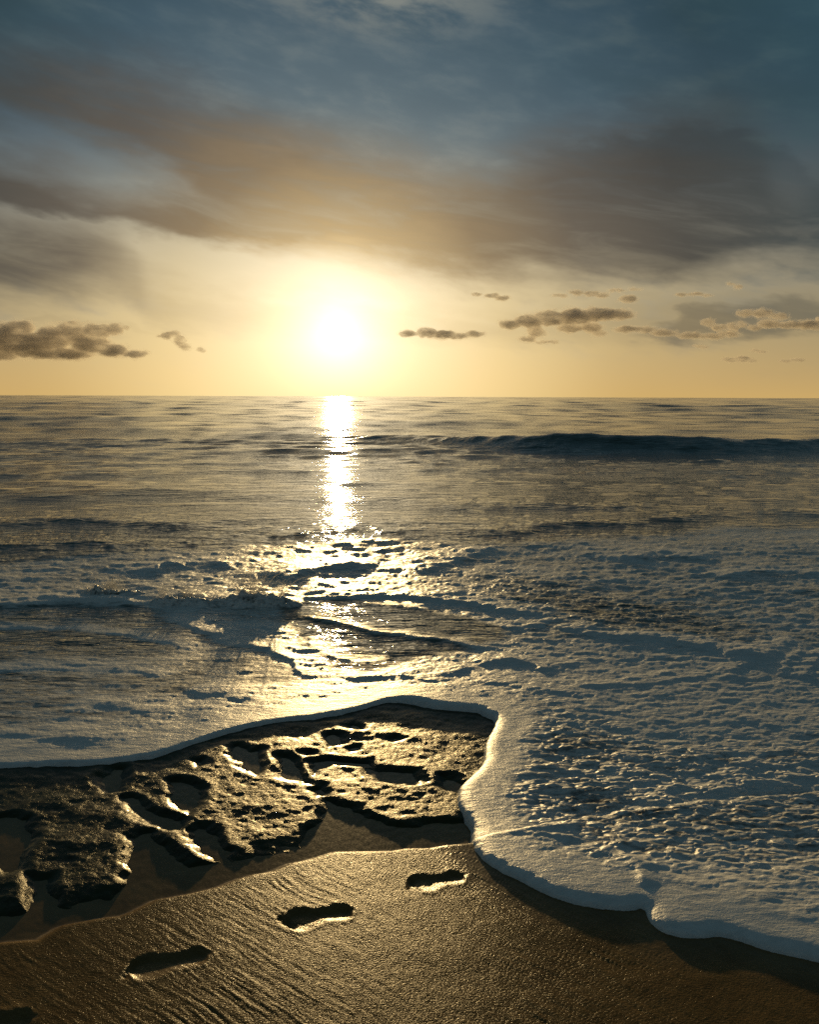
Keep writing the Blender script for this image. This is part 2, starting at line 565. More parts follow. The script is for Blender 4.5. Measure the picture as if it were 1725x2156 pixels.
fac = t.ss(t.m('ADD', t.m('SUBTRACT', hole, 0.5), t.m('MULTIPLY', t.m('SUBTRACT', foam, 0.5), 1.0)), -0.16, 0.19)
ms = t.n.new('ShaderNodeMixShader')
t.l.new(fac, ms.inputs[0]); t.l.new(b.outputs[0], ms.inputs[1]); t.l.new(fb.outputs[0], ms.inputs[2])
t.l.new(ms.outputs[0], t.n['Material Output'].inputs[0])


# ------------------------------------------------------------------ beach
def foot_axis(heel, toe, z):
    a = np.array(P(*heel, z)); b_ = np.array(P(*toe, z))
    return a, b_

FEET = []          # (heel point, toe point, half width, depth)
def foot(heel_px, toe_px, width, depth, side):
    z = 0.06
    a = np.array(P(*heel_px, z)); b_ = np.array(P(*toe_px, z))
    FEET.append((a, b_, width, depth, side))
foot((436, 1999), (274, 2030), 0.052, 0.010, 1)
foot((738, 1908), (602, 1934), 0.056, 0.012, -1)
foot((975, 1833), (866, 1850), 0.050, 0.009, 1)
foot((66, 2131), (-70, 2158), 0.052, 0.011, -1)

def footprint(x, y, k):
    """dent of footprint k: height change and mask"""
    a, b_, wd, dep, side = FEET[k]
    ax = b_ - a; ln = np.linalg.norm(ax); ux, uy = ax / ln
    s = ((x - a[0]) * ux + (y - a[1]) * uy) / ln
    q = (-(x - a[0]) * uy + (y - a[1]) * ux) * side
    s = s + 0.02 * perlin(x * 11, y * 11, 50 + k); q = q + 0.004 * perlin(x * 14, y * 14, 60 + k)
    t_ = np.clip(s, 0, 1)
    hw = wd * (0.62 + 0.12 * np.cos(t_ * 6.0) + 0.42 * sstep(0.35, 0.72, t_))
    hw = hw * np.sqrt(np.clip(1 - np.clip((0.16 - t_) / 0.16, 0, 1) ** 2, 0, 1)) * np.sqrt(np.clip(1 - np.clip((t_ - 0.72) / 0.28, 0, 1) ** 2.2, 0, 1))
    mid = wd * 0.10 * np.sin(t_ * 3.1)
    e = hw - np.abs(q - mid)
    over = np.maximum(np.maximum(-s, s - 1), 0) * ln
    e = np.where(over > 0, -np.hypot(over, np.maximum(np.abs(q - mid), 0)), e)
    m = sstep(-0.028, 0.034, e)
    d = -dep * m ** 1.3 * (0.8 + 0.2 * np.cos(t_ * 5.5))
    rim = 0.0012 * np.exp(-((e + 0.020) / 0.014) ** 2)
    toes = 0.0
    for i in range(4):       # small toe marks ahead of the ball
        cs = 1.06 - 0.035 * i; cq = wd * (0.55 - 0.36 * i)
        dd = ((s - cs) * ln) ** 2 + (q - cq) ** 2
        toes = toes - 0.006 * np.exp(-dd / (0.011 ** 2))
    return d + rim + toes, e

# direction of the drainage grooves, measured on the sand
ga, gb = np.array(P(575, 1855, 0.06)), np.array(P(790, 1985, 0.06))
G_DIR = (gb - ga) / np.linalg.norm(gb - ga)
g_ang = math.atan2(G_DIR[1], G_DIR[0])
_gc = P(700, 1980, 0.06)
G_MID = (_gc[0] * math.cos(g_ang) + _gc[1] * math.sin(g_ang), -_gc[0] * math.sin(g_ang) + _gc[1] * math.cos(g_ang))

def sand_height(x, y):
    z, sd = sand_plain(x, y)
    wx = x + 0.03 * fbm(x * 2.2, y * 2.2, 2, 0.5, 3); wy = y + 0.03 * fbm(x * 2.2, y * 2.2, 2, 0.5, 5)
    ca, sa = np.cos(g_ang), np.sin(g_ang)
    # grooves fan about a point well seaward of the bank
    al = wx * ca + wy * sa; ac = -wx * sa + wy * ca
    al = al - G_MID[0]; ac = ac - G_MID[1]
    ac = ac + 0.10 * al * np.clip(ac, -1.2, 1.2)
    gx = ac * 74; gy = al * 4.6
    gr = perlin(gx + 0.5 * perlin(gx * 0.5, gy * 2, 21), gy, 20)
    gr2 = perlin(gx * 2.3, gy * 1.9, 23)
    groove = 0.80 * (0.0016 * gr - np.clip(0.5 - np.abs(gr) * 2.2, 0, 1) * 0.0013 * sstep(-0.3, 0.4, perlin(gx * 0.3, gy * 0.8, 27)) + 0.0008 * gr2)
    amp = sstep(0.0, 0.10, sd) * (1 - 0.75 * sstep(0.9, 2.2, x + 0.6 * sd)) * (0.45 + 0.55 * sstep(-0.35, 0.35, fbm(x * 1.7, y * 1.7, 2, 0.5, 30)))
    und = 0.005 * fbm(x * 1.5, y * 1.5, 3, 0.5, 14) * sstep(0.0, 0.3, sd) + 0.0008 * fbm(x * 30, y * 30, 3, 0.6, 17) + 0.0010 * fbm(x * 8, y * 8, 2, 0.5, 19) * sstep(-0.02, 0.05, sd)
    z = z + groove * amp + und
    masks = []
    for k in range(len(FEET)):
        d, e = footprint(x, y, k)
        z = z + d
        masks.append(e)
    return z, sd, masks

def rows_by_angle(r0, r1, step_px, cap=1e9, h=1.62):
    r = [r0]
    while r[-1] < r1:
        q = r[-1]
        r.append(q + min((q * q + h * h) / h * step_px / F, cap))
    return np.array(r)

rs = np.concatenate([np.linspace(0.25, 1.9, 24)[:-1], rows_by_angle(1.9, 5.4, 2.5), np.linspace(5.5, 9.0, 16)])
cs = columns(27.0, 0.068, 100.0, 40)
Xs, Ys = polar(rs, cs)
Zs, Sd, Fm = sand_height(Xs.astype(np.float64), Ys.astype(np.float64))
Ns = grid_normals(Xs, Ys, Zs)
Wet = {'wet': np.maximum(0.85 * sstep(0.0, -0.06, Sd), 0.6 * sstep(-0.22, 0.0, poly_sd(Xs, Ys, FOAM_POLY)))}
Vs = np.stack([Xs, Ys, Zs], -1).reshape(-1, 3)
Qs = quads(len(rs), len(cs))
for e in Fm:
    Wet['wet'] = np.maximum(Wet['wet'], 0.24 * sstep(-0.030, 0.0, e))
fq = np.full(len(Qs), -1)
for k, e in enumerate(Fm):
    ec = e.ravel()[Qs].mean(1)
    fq[ec > -0.012] = k
beach = mesh_from('beach', Vs, Qs[fq < 0], Wet, Ns, M_SAND)
tag(beach, 'wet golden brown sand bank scored by fine drainage grooves in the foreground', kind='structure')
foot_words = ['footprint pressed into the wet sand, second from the left', 'deepest footprint, in the middle of the sand bank',
              'footprint nearest the foam at the lip of the bank', 'footprint cut by the lower left corner']
for k in range(len(FEET)):
    o = mesh_from('footprint', Vs, Qs[fq == k], Wet, Ns, M_SAND, beach)
    o['label'] = foot_words[k]
# sand behind the viewer
bm = bmesh.new()
n = 48
ring = []
for i in range(n + 1):
    a = math.radians(100 + 160 * i / n)
    ring.append([bm.verts.new((r * math.sin(a), r * math.cos(a), Z_BANK + 0.028 * min(r + 2.0, 6.0) + 0.03 * (r - 0.2) * 0.3)) for r in (0.2, 1.0, 3.0, 9.0)])
for i in range(n):
    for j in range(3):
        bm.faces.new((ring[i][j], ring[i + 1][j], ring[i + 1][j + 1], ring[i][j + 1]))
me = bpy.data.meshes.new('beach_rear'); bm.to_mesh(me); bm.free(); me.materials.append(M_SAND)
o = bpy.data.objects.new('upper_beach', me); COL.objects.link(o); tag(o, kind='structure')


# ------------------------------------------------------------------ beach rock shelf
def crop6(pts): return [(x * 0.3334, 1438 + y * 0.3334) for x, y in pts]
def crop7(pts): return [(575 + x * 0.3334, 1438 + y * 0.3334) for x, y in pts]

PITS = [
    crop6([(-260, 880), (0, 860), (110, 850), (190, 880), (205, 1000), (185, 1120), (160, 1215), (60, 1240), (-60, 1190), (-260, 1200)]),
    crop6([(175, 1230), (320, 1240), (350, 1330), (350, 1420), (420, 1500), (420, 1620), (160, 1640), (175, 1440)]),
    crop6([(800, 985), (930, 965), (1040, 1010), (1130, 1100), (1200, 1180), (1330, 1160), (1400, 1150), (1480, 1260), (1000, 1380), (780, 1400), (770, 1240), (820, 1200), (790, 1080)]),
    crop6([(770, 745), (850, 730), (930, 800), (1000, 850), (1180, 870), (1150, 960), (1060, 960), (980, 930), (880, 900), (800, 830)]),
    crop6([(1180, 950), (1260, 925), (1340, 925), (1390, 1020), (1480, 1090), (1400, 1135), (1290, 1120), (1200, 1040)]),
    crop6([(1060, 640), (1160, 620), (1290, 690), (1260, 790), (1180, 850), (1090, 830), (1080, 730)]),
    crop6([(620, 610), (700, 545), (790, 560), (800, 640), (740, 710), (660, 715), (620, 670)]),
    crop6([(1430, 430), (1510, 405), (1580, 440), (1660, 430), (1670, 540), (1620, 605), (1530, 560), (1460, 500)]),
    crop6([(1220, 510), (1300, 505), (1310, 535), (1260, 545)]),
    crop7([(0, 465), (60, 458), (150, 480), (190, 530), (210, 600), (240, 660), (180, 650), (40, 620), (20, 540)]),
    crop7([(190, 500), (420, 500), (620, 510), (650, 560), (560, 545), (400, 535), (300, 560), (260, 600), (220, 560)]),
    crop7([(560, 545), (680, 560), (900, 575), (980, 640), (900, 660), (760, 660), (660, 650), (600, 600)]),
    crop7([(1040, 610), (1160, 605), (1230, 650), (1160, 720), (1080, 690)]),
    crop7([(330, 745), (480, 790), (640, 860), (780, 905), (920, 915), (1100, 890), (1300, 920), (1350, 1010), (1000, 1060), (400, 1080), (230, 1120), (230, 960), (290, 880)]),
    crop7([(300, 350), (380, 325), (440, 350), (450, 400), (360, 415)]),
    crop7([(450, 285), (510, 265), (575, 290), (580, 315), (480, 310)]),
    crop7([(690, 365), (770, 350), (820, 370), (760, 395)]),
    crop7([(470, 425), (560, 418), (570, 440), (500, 445)]),
    crop7([(160, 455), (250, 450), (265, 480), (190, 490)]),
    crop7([(230, 690), (320, 660), (350, 700), (330, 740), (260, 730)]),
]
PITS_W = [PL(q, -0.02) for q in PITS]

def rock_height(x, y):
    z_s, sd = sand_plain(x, y)
    wx = x + 0.035 * fbm(x * 7, y * 7, 3, 0.55, 70); wy = y + 0.035 * fbm(x * 7, y * 7, 3, 0.55, 74)
    rough = fbm(x * 15 + 2 * y, y * 30, 5, 0.62, 80)
    z = 0.001 + 0.010 * fbm(x * 3.0 + y, y * 4.2, 3, 0.5, 84) + 0.0042 * rough
    z = z - 0.003 * np.abs(fbm(x * 9, y * 12, 3, 0.55, 88))
    dep = np.full(x.shape, -1.0)
    for q in PITS_W:
        dep = np.maximum(dep, poly_sd(wx, wy, q))
    rim = 0.003 * np.exp(-((dep + 0.03) / 0.035) ** 2)       # weathered raised rims
    cut = sstep(-0.040, 0.075, dep + 0.03 * rough)
    # rock dives under the bank along its foot
    foot_cut = sstep(-0.34, -0.06, sd + 0.07 * fbm(x * 5, y * 5, 3, 0.55, 91))
    seaward = sstep(5.2, 5.6, y)
    z = z + rim - 0.024 * cut - 0.030 * foot_cut - 0.1 * seaward
    return z, z_s

rr = rows_by_angle(2.5, 5.7, 2.5)
cr = columns(27.0, 0.075, 50.0, 40)
cr = cr[cr < math.radians(12)]
Xr, Yr = polar(rr, cr)
Zr, Zrs = rock_height(Xr, Yr)
Nr = grid_normals(Xr, Yr, Zr)
Qr = quads(len(rr), len(cr))
keep = (Zr - Zrs).ravel()[Qr].max(1) > -0.012
rock = mesh_from('rock_shelf', np.stack([Xr, Yr, Zr], -1).reshape(-1, 3), Qr[keep], None, Nr, M_ROCK)
tag(rock, 'dark algae-covered flat beach rock with sandy hollows glinting below the foam edge', 'rock')


# ------------------------------------------------------------------ sea surface
rngw = np.random.RandomState(5)
WAVES = []
for lam in np.geomspace(0.55, 17.0, 46):
    ang = rngw.normal(0, 0.55) * (1.0 if lam < 4 else 0.45)
    WAVES.append((lam, ang, rngw.uniform(0, 6.28)))

BORES = [   # line in the photograph, height, width on the near side, width on the far side
    ([(-300, 1105), (0, 1100), (150, 1090), (330, 1098), (430, 1112)], .15, .25, .9),
    ([(560, 1128), (680, 1116), (760, 1108), (900, 1122)], .12, .22, .7),
    ([(930, 1075), (1100, 1060), (1300, 1066), (1400, 1072)], .13, .4, 1.4),
    ([(1040, 1128), (1110, 1108), (1180, 1098), (1270, 1096), (1340, 1108)], .16, .25, .8),
    ([(1340, 1095), (1500, 1080), (1640, 1075), (1800, 1085)], .12, .3, 1.0),
    ([(-200, 1155), (40, 1148), (180, 1142), (290, 1155)], .07, .18, .5),
    ([(600, 1212), (650, 1192), (705, 1182), (790, 1186)], .17, .12, .4),
    ([(290, 1202), (350, 1185), (420, 1175), (500, 1188)], .12, .14, .4),
    ([(720, 1148), (770, 1135), (830, 1142)], .10, .12, .3),
    ([(860, 1205), (940, 1185), (1010, 1160), (1060, 1150)], .10, .14, .4),
    ([(1270, 1180), (1400, 1168), (1520, 1180)], .09, .2, .6),
    ([(1500, 1215), (1620, 1200), (1760, 1210)], .08, .2, .6),
    ([(-300, 1275), (0, 1272), (150, 1258), (290, 1262), (330, 1275)], .13, .16, .6),
    ([(320, 1270), (380, 1255), (450, 1262), (540, 1264), (640, 1262)], .10, .10, .4),
    ([(600, 1258), (720, 1254), (860, 1256), (1000, 1274), (1100, 1290), (1180, 1302)], .075, .07, .5),
    ([(590, 1288), (700, 1308), (800, 1334), (900, 1346), (1000, 1364), (1060, 1376)], .055, .05, .22),
    ([(740, 1268), (840, 1276), (900, 1290)], .04, .05, .15),
    ([(1165, 1316), (1250, 1338), (1400, 1350), (1510, 1368), (1570, 1400)], .065, .06, .5),
    ([(300, 1288), (380, 1308), (450, 1340), (480, 1356), (560, 1362), (605, 1380), (630, 1410), (618, 1440)], .040, .045, .25),
    ([(455, 1345), (480, 1325), (540, 1320), (590, 1330), (600, 1345)], .030, .05, .10),
    ([(1000, 1402), (1060, 1392), (1130, 1402), (1160, 1420)], .045, .06, .2),
    ([(1080, 1330), (1120, 1318), (1160, 1322)], .04, .06, .12),
    ([(1520, 1440), (1570, 1400), (1640, 1370), (1680, 1340)], .04, .12, .15),
    ([(1640, 1430), (1665, 1395), (1690, 1360)], .035, .07, .10),
    ([(1690, 1440), (1715, 1400), (1730, 1370)], .035, .07, .10),
    ([(380, 1455), (480, 1465), (580, 1490)], .018, .05, .25),
    ([(-200, 1330), (60, 1322), (200, 1330), (330, 1348), (440, 1378)], .020, .05, .3),
    ([(-200, 1420), (80, 1408), (230, 1412), (380, 1430)], .016, .05, .3),
    ([(120, 1500), (240, 1490), (360, 1500), (460, 1520)], .016, .05, .3),
    ([(640, 1335), (655, 1360), (690, 1385), (760, 1398), (830, 1392)], .022, .05, .2),
    ([(700, 1440), (780, 1425), (860, 1432), (950, 1425), (1010, 1405)], .03, .05, .2),
    ([(60, 1560), (150, 1555), (260, 1575)], .016, .06, .25),
    ([(1330, 1720), (1450, 1690), (1560, 1670), (1725, 1655), (1800, 1650)], .035, .07, .3),
    ([(1500, 1420), (1420, 1440), (1300, 1450), (1180, 1450)], .03, .08, .25),
    ([(1000, 1440), (1100, 1455), (1200, 1470), (1330, 1480)], .02, .07, .2),
    ([(1362, 1915), (1345, 1880), (1330, 1850), (1310, 1830)], .022, .05, .06),
    ([(1010, 1782), (1080, 1770), (1150, 1765), (1220, 1770)], .018, .06, .14),
]
BORES_W = [(round_poly(PL(pp, hh * 0.4), 1), hh * (0.30 if min(q_[1] for q_ in pp) < 1130 else 0.34 if min(q_[1] for q_ in pp) < 1240 else 0.33), max(wn_ * (0.8 if min(q_[1] for q_ in pp) < 1240 else 0.45), 0.03), wf_) for pp, hh, wn_, wf_ in BORES]

FILM = PL([(590, 1272), (720, 1262), (860, 1275), (930, 1300), (1040, 1320), (1080, 1350), (980, 1380), (860, 1400), (800, 1430), (700, 1425), (640, 1370), (600, 1320)])
ROUGH1 = PL([(1060, 1530), (1180, 1500), (1300, 1560), (1450, 1560), (1725, 1560), (2300, 1560), (2300, 1830), (1725, 1830), (1500, 1800), (1350, 1820), (1230, 1775), (1130, 1740), (1070, 1700), (1090, 1620)], .06)
ROUGH2 = PL([(1020, 1225), (1180, 1240), (1300, 1270), (1450, 1290), (1540, 1330), (1500, 1355), (1380, 1345), (1240, 1330), (1190, 1300), (1080, 1275)])
LEFTZ = PL([(-1500, 1275), (300, 1278), (460, 1340), (600, 1362), (640, 1420), (820, 1440), (800, 1480), (560, 1520), (380, 1570), (200, 1610), (-1500, 1660)])

def sea_height(x, y, dr):
    r = np.hypot(x, y)
    near = r < 60
    swell = np.zeros(x.shape)
    for d0, amp, sl, sd_ in ((47, .16, .05, 1), (66, .24, -.04, 2), (88, .26, .06, 3), (125, .34, .02, 4), (180, .45, -.03, 5), (270, .5, .04, 6)):
        qs = y - (d0 + sl * x + 0.03 * d0 * perlin(x / (0.25 * d0), y * 0 + sd_, 300 + sd_))
        swell += amp * np.exp(-np.abs(qs / np.where(qs < 0, 0.025 * d0 + 0.5, 0.05 * d0 + 0.8)) ** 1.6) * np.clip(0.5 + 1.1 * perlin(x / (0.35 * d0), y * 0 + 2 * sd_, 310 + sd_), 0.22, 1)
    sd = np.where(near, 0, 1e3).astype(np.float64)
    xn, yn = x[near], y[near]
    wob = (0.012 * fbm(xn * 3.2, yn * 3.2, 2, 0.5, 101) + 0.006 * fbm(xn * 22, yn * 22, 3, 0.55, 104)) * sstep(7, 5, np.hypot(xn, yn))
    sd[near] = poly_sd(xn, yn, FOAM_POLY) + wob
    z = swell
    # open-water waves, only as far as the mesh can carry them
    deep = sstep(7.0, 15.0, r)
    growth = 0.35 + 0.65 * sstep(8, 40, r)
    gust = 0.75 + 0.5 * fbm(x * 0.05, y * 0.09, 3, 0.5, 111)
    for lam, ang, ph in WAVES:
        k = 2 * math.pi / lam
        a = (0.0046 + 0.0018 * math.exp(-(math.log(lam / 1.1) / 0.8) ** 2)) * lam ** 0.85 / (1 + (lam / 7.0) ** 2)
        att = sstep(2.0, 4.5, lam / np.maximum(dr, 1e-3))
        warp = 0.35 * lam * np.sin(x * (0.9 / lam) + ph * 3)
        s = np.sin(k * (x * math.sin(ang) + (y + warp * 0.25) * math.cos(ang)) + ph)
        z += a * att * growth * gust * (s + 0.35 * (s * s - 0.5)) * (0.15 + 0.85 * deep)
    nz = np.zeros(xn.shape)
    # the dark wave that is about to break
    cx = np.array([-40, -14, -8, -3, 0, 1.5, 3.2, 5, 8, 10.5, 13.5, 20, 40.0])
    cyy = np.array([52, 46, 41, 38, 36, 33.5, 31.5, 30.5, 30.2, 30.4, 30.8, 32, 36.0])
    ca_ = np.array([.02, .05, .10, .13, .17, .26, .36, .44, .43, .37, .32, .29, .25])
    yc = np.interp(xn, cx, cyy) + 0.35 * perlin(xn * 0.35, yn * 0 + 3, 120)
    A = np.interp(xn, cx, ca_) * (1 + 0.10 * fbm(xn * 0.6, yn * 0 + 1, 3, 0.5, 122))
    q = yn - yc
    wave = np.where(q < 0, np.exp(-(np.abs(q) / 1.1) ** 1.6), np.exp(-(q / 3.6) ** 1.4))
    foot_ = -0.16 * np.exp(-((q + 2.7) / 1.2) ** 2)
    nz += A * (wave + foot_)
    streak = fbm(xn * 1.2 + q * 0.5, q * 3.0, 4, 0.55, 124)
    nz += 0.11 * A * streak * np.exp(-((q + 0.9) / 1.3) ** 2)
    # a lower swell behind it
    q2 = yn - (58 + 2.0 * np.sin(xn * 0.13) + 0.08 * xn)
    nz += 0.22 * np.exp(-(q2 / 3.0) ** 2) * sstep(-0.5, 0.3, fbm(xn * 0.06, yn * 0.02, 2, 0.5, 126) + 0.15)
    rn = np.hypot(xn, yn)
    surf = sstep(15, 10.5, rn)
    # tumbling surf
    ch = fbm(xn * 0.9, yn * 1.7, 4, 0.55, 130)
    nz += surf * sstep(4.2, 7.5, rn) * (1 - 0.85 * sstep(-0.3, 0.1, poly_sd(xn, yn, FILM))) * (0.012 * ch + 0.036 * np.clip(0.55 - np.abs(fbm(xn * 1.7 + 0.6 * ch, yn * 3.4, 3, 0.5, 133)) * 1.6, 0, 1) ** 2 * sstep(6.5, 8.5, rn))
    sdn = sd[near]
    lines = np.zeros(xn.shape)
    for pts, hh, wn_, wf_ in BORES_W:
        lo = pts.min(0) - 2.5; hi = pts.max(0) + 2.5
        m = (xn > lo[0]) & (xn < hi[0]) & (yn > lo[1]) & (yn < hi[1])
        if not m.any():
            continue
        mx, my = xn[m], yn[m]
        mx2 = mx + 0.07 * fbm(mx * 4, my * 4, 2, 0.5, 140); my2 = my + 0.05 * fbm(mx * 4, my * 4, 2, 0.5, 143)
        d, ny_, tt = line_dist(mx2, my2, pts)
        near_side = my2 < ny_
        taper = sstep(0, 0.16, tt) * sstep(1.0, 0.84, tt)
        prof = np.where(near_side, np.exp(-(d / wn_) ** 2), np.exp(-(d / wf_) ** 1.5))
        lines[m] = np.maximum(lines[m], taper * np.where(near_side, np.exp(-(d / 0.05) ** 2), np.exp(-(d / 0.16) ** 1.2)))
        nz[m] += hh * taper * prof * (0.8 + 0.5 * fbm(mx * 3, my * 3, 2, 0.5, 146))
    # foam relief close to the beach
    lz = poly_sd(xn, yn, LEFTZ)
    left = sstep(-0.10, 0.10, lz)
    jx = 0.25 * fbm(xn * 2.5, yn * 2.5, 3, 0.55, 158); r1_ = sstep(-0.35, 0.35, poly_sd(xn, yn, ROUGH1) + jx); r2_ = sstep(-0.35, 0.35, poly_sd(xn, yn, ROUGH2) + jx)
    film = sstep(-0.10, 0.12, poly_sd(xn + 0.1 * fbm(xn * 3, yn * 5, 3, 0.5, 150), yn + 0.1 * fbm(xn * 3, yn * 5, 3, 0.5, 152), FILM))
    inner = sstep(0.10, 0.34, sdn)
    wx = xn + 0.03 * fbm(xn * 6, yn * 6, 2, 0.5, 155); wy = yn + 0.02 * fbm(xn * 6, yn * 6, 2, 0.5, 157)
    lump = billow(wx * 9, wy * 14, 3, 0.55, 160) - 0.35
    crest = fbm(wx * 7, wy * 13, 4, 0.58, 165)
    lump_far = 0.6 * (billow(wx * 4.2, wy * 8.0, 3, 0.55, 170) - 0.35) + 0.6 * fbm(wx * 5.0, wy * 9.5, 4, 0.58, 172)
    soft = fbm(xn * 3.0, yn * 4.0, 3, 0.5, 175)
    la = (0.016 + 0.017 * np.maximum(r1_, r2_)) * inner * (1 - 0.72 * left) * (1 - 0.8 * film)
    nz += la * (lump * 0.45 + crest * 0.42) * sstep(12, 8, rn)
    nz += 0.019 * lump_far * inner * (1 - left) * (1 - 0.6 * film) * sstep(4.5, 6.5, rn) * sstep(14, 10, rn)
    nz += 0.006 * soft * sstep(0.0, 0.2, sdn) * sstep(8, 5, rn)
    nz += left * 0.0055 * fbm(xn * 5, yn * 17, 5, 0.68, 180) * inner
    # swash sheet thins out over the beach
    zs, sdb = sand_plain(xn, yn)
    zg = np.maximum(zs, 0.008)
    e = np.clip(sdn / 0.075, 0, 1)
    rgt = sstep(-0.30, 0.10, xn - 0.0)
    e = np.clip(sdn / (0.045 + 0.035 * rgt), 0, 1)
    thick = (0.011 + 0.015 * rgt) * np.sqrt(np.clip(1 - (1 - e) ** 2, 0, 1)) + rgt * (0.006 * sstep(0.05, 0.25, sdn) - 0.008 * sstep(0.25, 0.9, sdn))
    ground = zg * np.exp(-np.maximum(sdn, 0) / 2.5)
    dip = np.where(sdn < 0, sdn * 2.5, 0)
    hold = sstep(0.0, 0.16, sdn)
    nz = nz * hold + ground + thick + dip
    z[near] += 0
    zz = z.copy()
    zz[near] = z[near] * hold + nz
    # foam cover
    cov = np.zeros(x.shape)
    far_edge = 10.8 + 1.1 * fbm(xn * 0.35, yn * 0.2, 3, 0.5, 190) + 3.2 * sstep(0.5, 5.5, xn)
    cn = sstep(far_edge + 0.8, far_edge - 0.8, rn) * 0.66
    cn = np.maximum(cn, 0.70 * sstep(7.6, 6.2, rn))
    cn = np.maximum(cn, 0.62 + 0.38 * sstep(0.50, 0.10, sdn)) * (sdn > 0) if False else np.maximum(cn, sstep(0.42, 0.10, sdn))
    cn = cn + 0.10 * fbm(xn * 1.1, yn * 2.0, 3, 0.5, 193)
    cn = cn * (1 - 0.55 * film * sstep(0.2, 0.5, sdn)) - 0.20 * left * sstep(0.30, 0.8, sdn)
    cn = cn - 0.08 * np.maximum(r1_, r2_) - 0.08 * sstep(5.5, 7.0, rn) + 0.30 * lines
    ridge_foam = 0.46 * np.exp(-((q + 2.0) / 1.0) ** 2) * sstep(0.25, 0.5, A) + 0.40 * np.exp(-(q / 0.35) ** 2) * sstep(0.3, 0.5, A)
    cn = np.maximum(cn, ridge_foam + 0.10 * streak * (ridge_foam > 0.05))
    cov[near] = np.clip(cn, 0, 1)
    rgh = np.zeros(x.shape); rgh[near] = np.clip(0.25 + np.maximum(r1_, r2_), 0, 1) * inner * (1 - 0.75 * left) * (1 - film)
    return zz, sd, cov, rgh

# rows
r = [2.05]
while r[-1] < 14000:
    q = r[-1]
    step = (q * q + H * H) / H * 2.3 / F
    if 20 < q < 38:
        step = min(step, 0.20)
    r.append(q + min(step, 0.035 * q))
rw = np.array(r)
cw = columns(27.0, 0.072, 88.0, 36)
Xw, Yw = polar(rw, cw)
DR = np.repeat(np.gradient(rw)[:, None], len(cw), 1)
Zw, Sw, Cw, Gw = sea_height(Xw, Yw, DR)
Nw = grid_normals(Xw, Yw, Zw)
# slopes of the waves too short for the mesh, octave by octave, each where the mesh drops it
sx = np.zeros(Xw.shape); sy = np.zeros(Xw.shape)
lam = 0.5
while lam < 1500:
    u_ = np.log2(lam / (DR + 1e-6))
    m = (np.abs(u_ - 0.2) < 1.5) & (np.hypot(Xw, Yw) > 9)
    wt = np.exp(-((u_[m] - 0.2) / 0.75) ** 2)
    xa, ya = Xw[m] / lam, Yw[m] / lam
    k = int(round(math.log2(lam)))
    sy[m] += wt * perlin(xa * 1.2 + ya * 0.2, ya, 200 + k)
    sx[m] += wt * perlin(xa * 1.2, ya + 0.3 * xa, 220 + k)
    lam *= 2
fall = sstep(9, 18, np.hypot(Xw, Yw)) * (0.75 + 0.85 * sstep(15, 90, np.hypot(Xw, Yw))) * (1 - 0.9 * Cw)
gustw = np.clip(1.0 + 0.9 * fbm(Xw * 0.02, Yw * 0.035, 4, 0.55, 240), 0.3, 2)
Nw[..., 0] += 0.012 * sx * fall * gustw
Nw[..., 1] += 0.15 * sy * fall * gustw
Nw /= np.linalg.norm(Nw, axis=-1, keepdims=True)
Qw = quads(len(rw), len(cw))
Qw = Qw[Sw.ravel()[Qw].max(1) > -0.03]
fx = Xw.ravel()[Qw].mean(1); fy = Yw.ravel()[Qw].mean(1); fr = np.hypot(fx, fy)
Vw = np.stack([Xw, Yw, Zw], -1).reshape(-1, 3)
LEFT_SHEET = PL([(-3000, 1276), (300, 1280), (590, 1275), (740, 1300), (900, 1348), (1060, 1376), (1000, 1405), (900, 1432), (800, 1455), (790, 1480), (826, 1500), (600, 1700), (-3000, 1900)])
RIGHT_SHEET = PL([(5000, 1290), (1640, 1330), (1560, 1398), (1510, 1368), (1400, 1350), (1250, 1338), (1165, 1318), (1060, 1376), (1000, 1405), (900, 1432), (800, 1455), (790, 1480), (826, 1500), (700, 2300), (5000, 2300)])
in_l = poly_sd(fx, fy, LEFT_SHEET) > 0
in_r = (poly_sd(fx, fy, RIGHT_SHEET) > 0) & ~in_l
wave_c = np.interp(fx, [-40, -14, -8, -3, 0, 1.5, 3.2, 5, 8, 10.5, 13.5, 20, 40.0], [52, 46, 41, 38, 36, 33.5, 31.5, 30.5, 30.2, 30.4, 30.8, 32, 36.0])
in_w = (np.abs(fy - wave_c + 0.8) < 2.2) & (fx > 0.5) & (fx < 24) & ~in_l & ~in_r
in_s = (fr < 11.5 + 2.2 * sstep(0.5, 5.5, fx)) & ~in_l & ~in_r
A_ = {'foam': Cw, 'bubbly': Gw, 'shallow': sstep(7.0, 4.5, np.hypot(Xw, Yw)), 'ripple': sstep(8, 70, np.hypot(Xw, Yw))}
sea = mesh_from('sea', Vw, Qw[~(in_l | in_r | in_w | in_s)], A_, Nw, M_SEA)
tag(sea, 'open sea reaching to the horizon with the low sun glittering on it', kind='structure')
wv = mesh_from('wave_crest', Vw, Qw[in_w], A_, Nw, M_SEA, sea)
wv['label'] = 'dark teal wave rearing up before it breaks'
o = mesh_from('surf_foam', Vw, Qw[in_s], A_, Nw, M_SEA)
tag(o, 'tumbling surf and broken foam between the open sea and the beach', 'foam', kind='stuff')
o = mesh_from('foam_sheet', Vw, Qw[in_l], A_, Nw, M_SEA)
tag(o, 'smooth thin sheet of foam sliding over the rock on the left', 'foam', kind='stuff')
o = mesh_from('foam_sheet', Vw, Qw[in_r], A_, Nw, M_SEA)
tag(o, 'thick lumpy tongue of foam running up the sand on the right', 'foam', kind='stuff')
print('tris', 2 * (len(Qw) + len(Qs) + int(keep.sum())), Zw.shape)


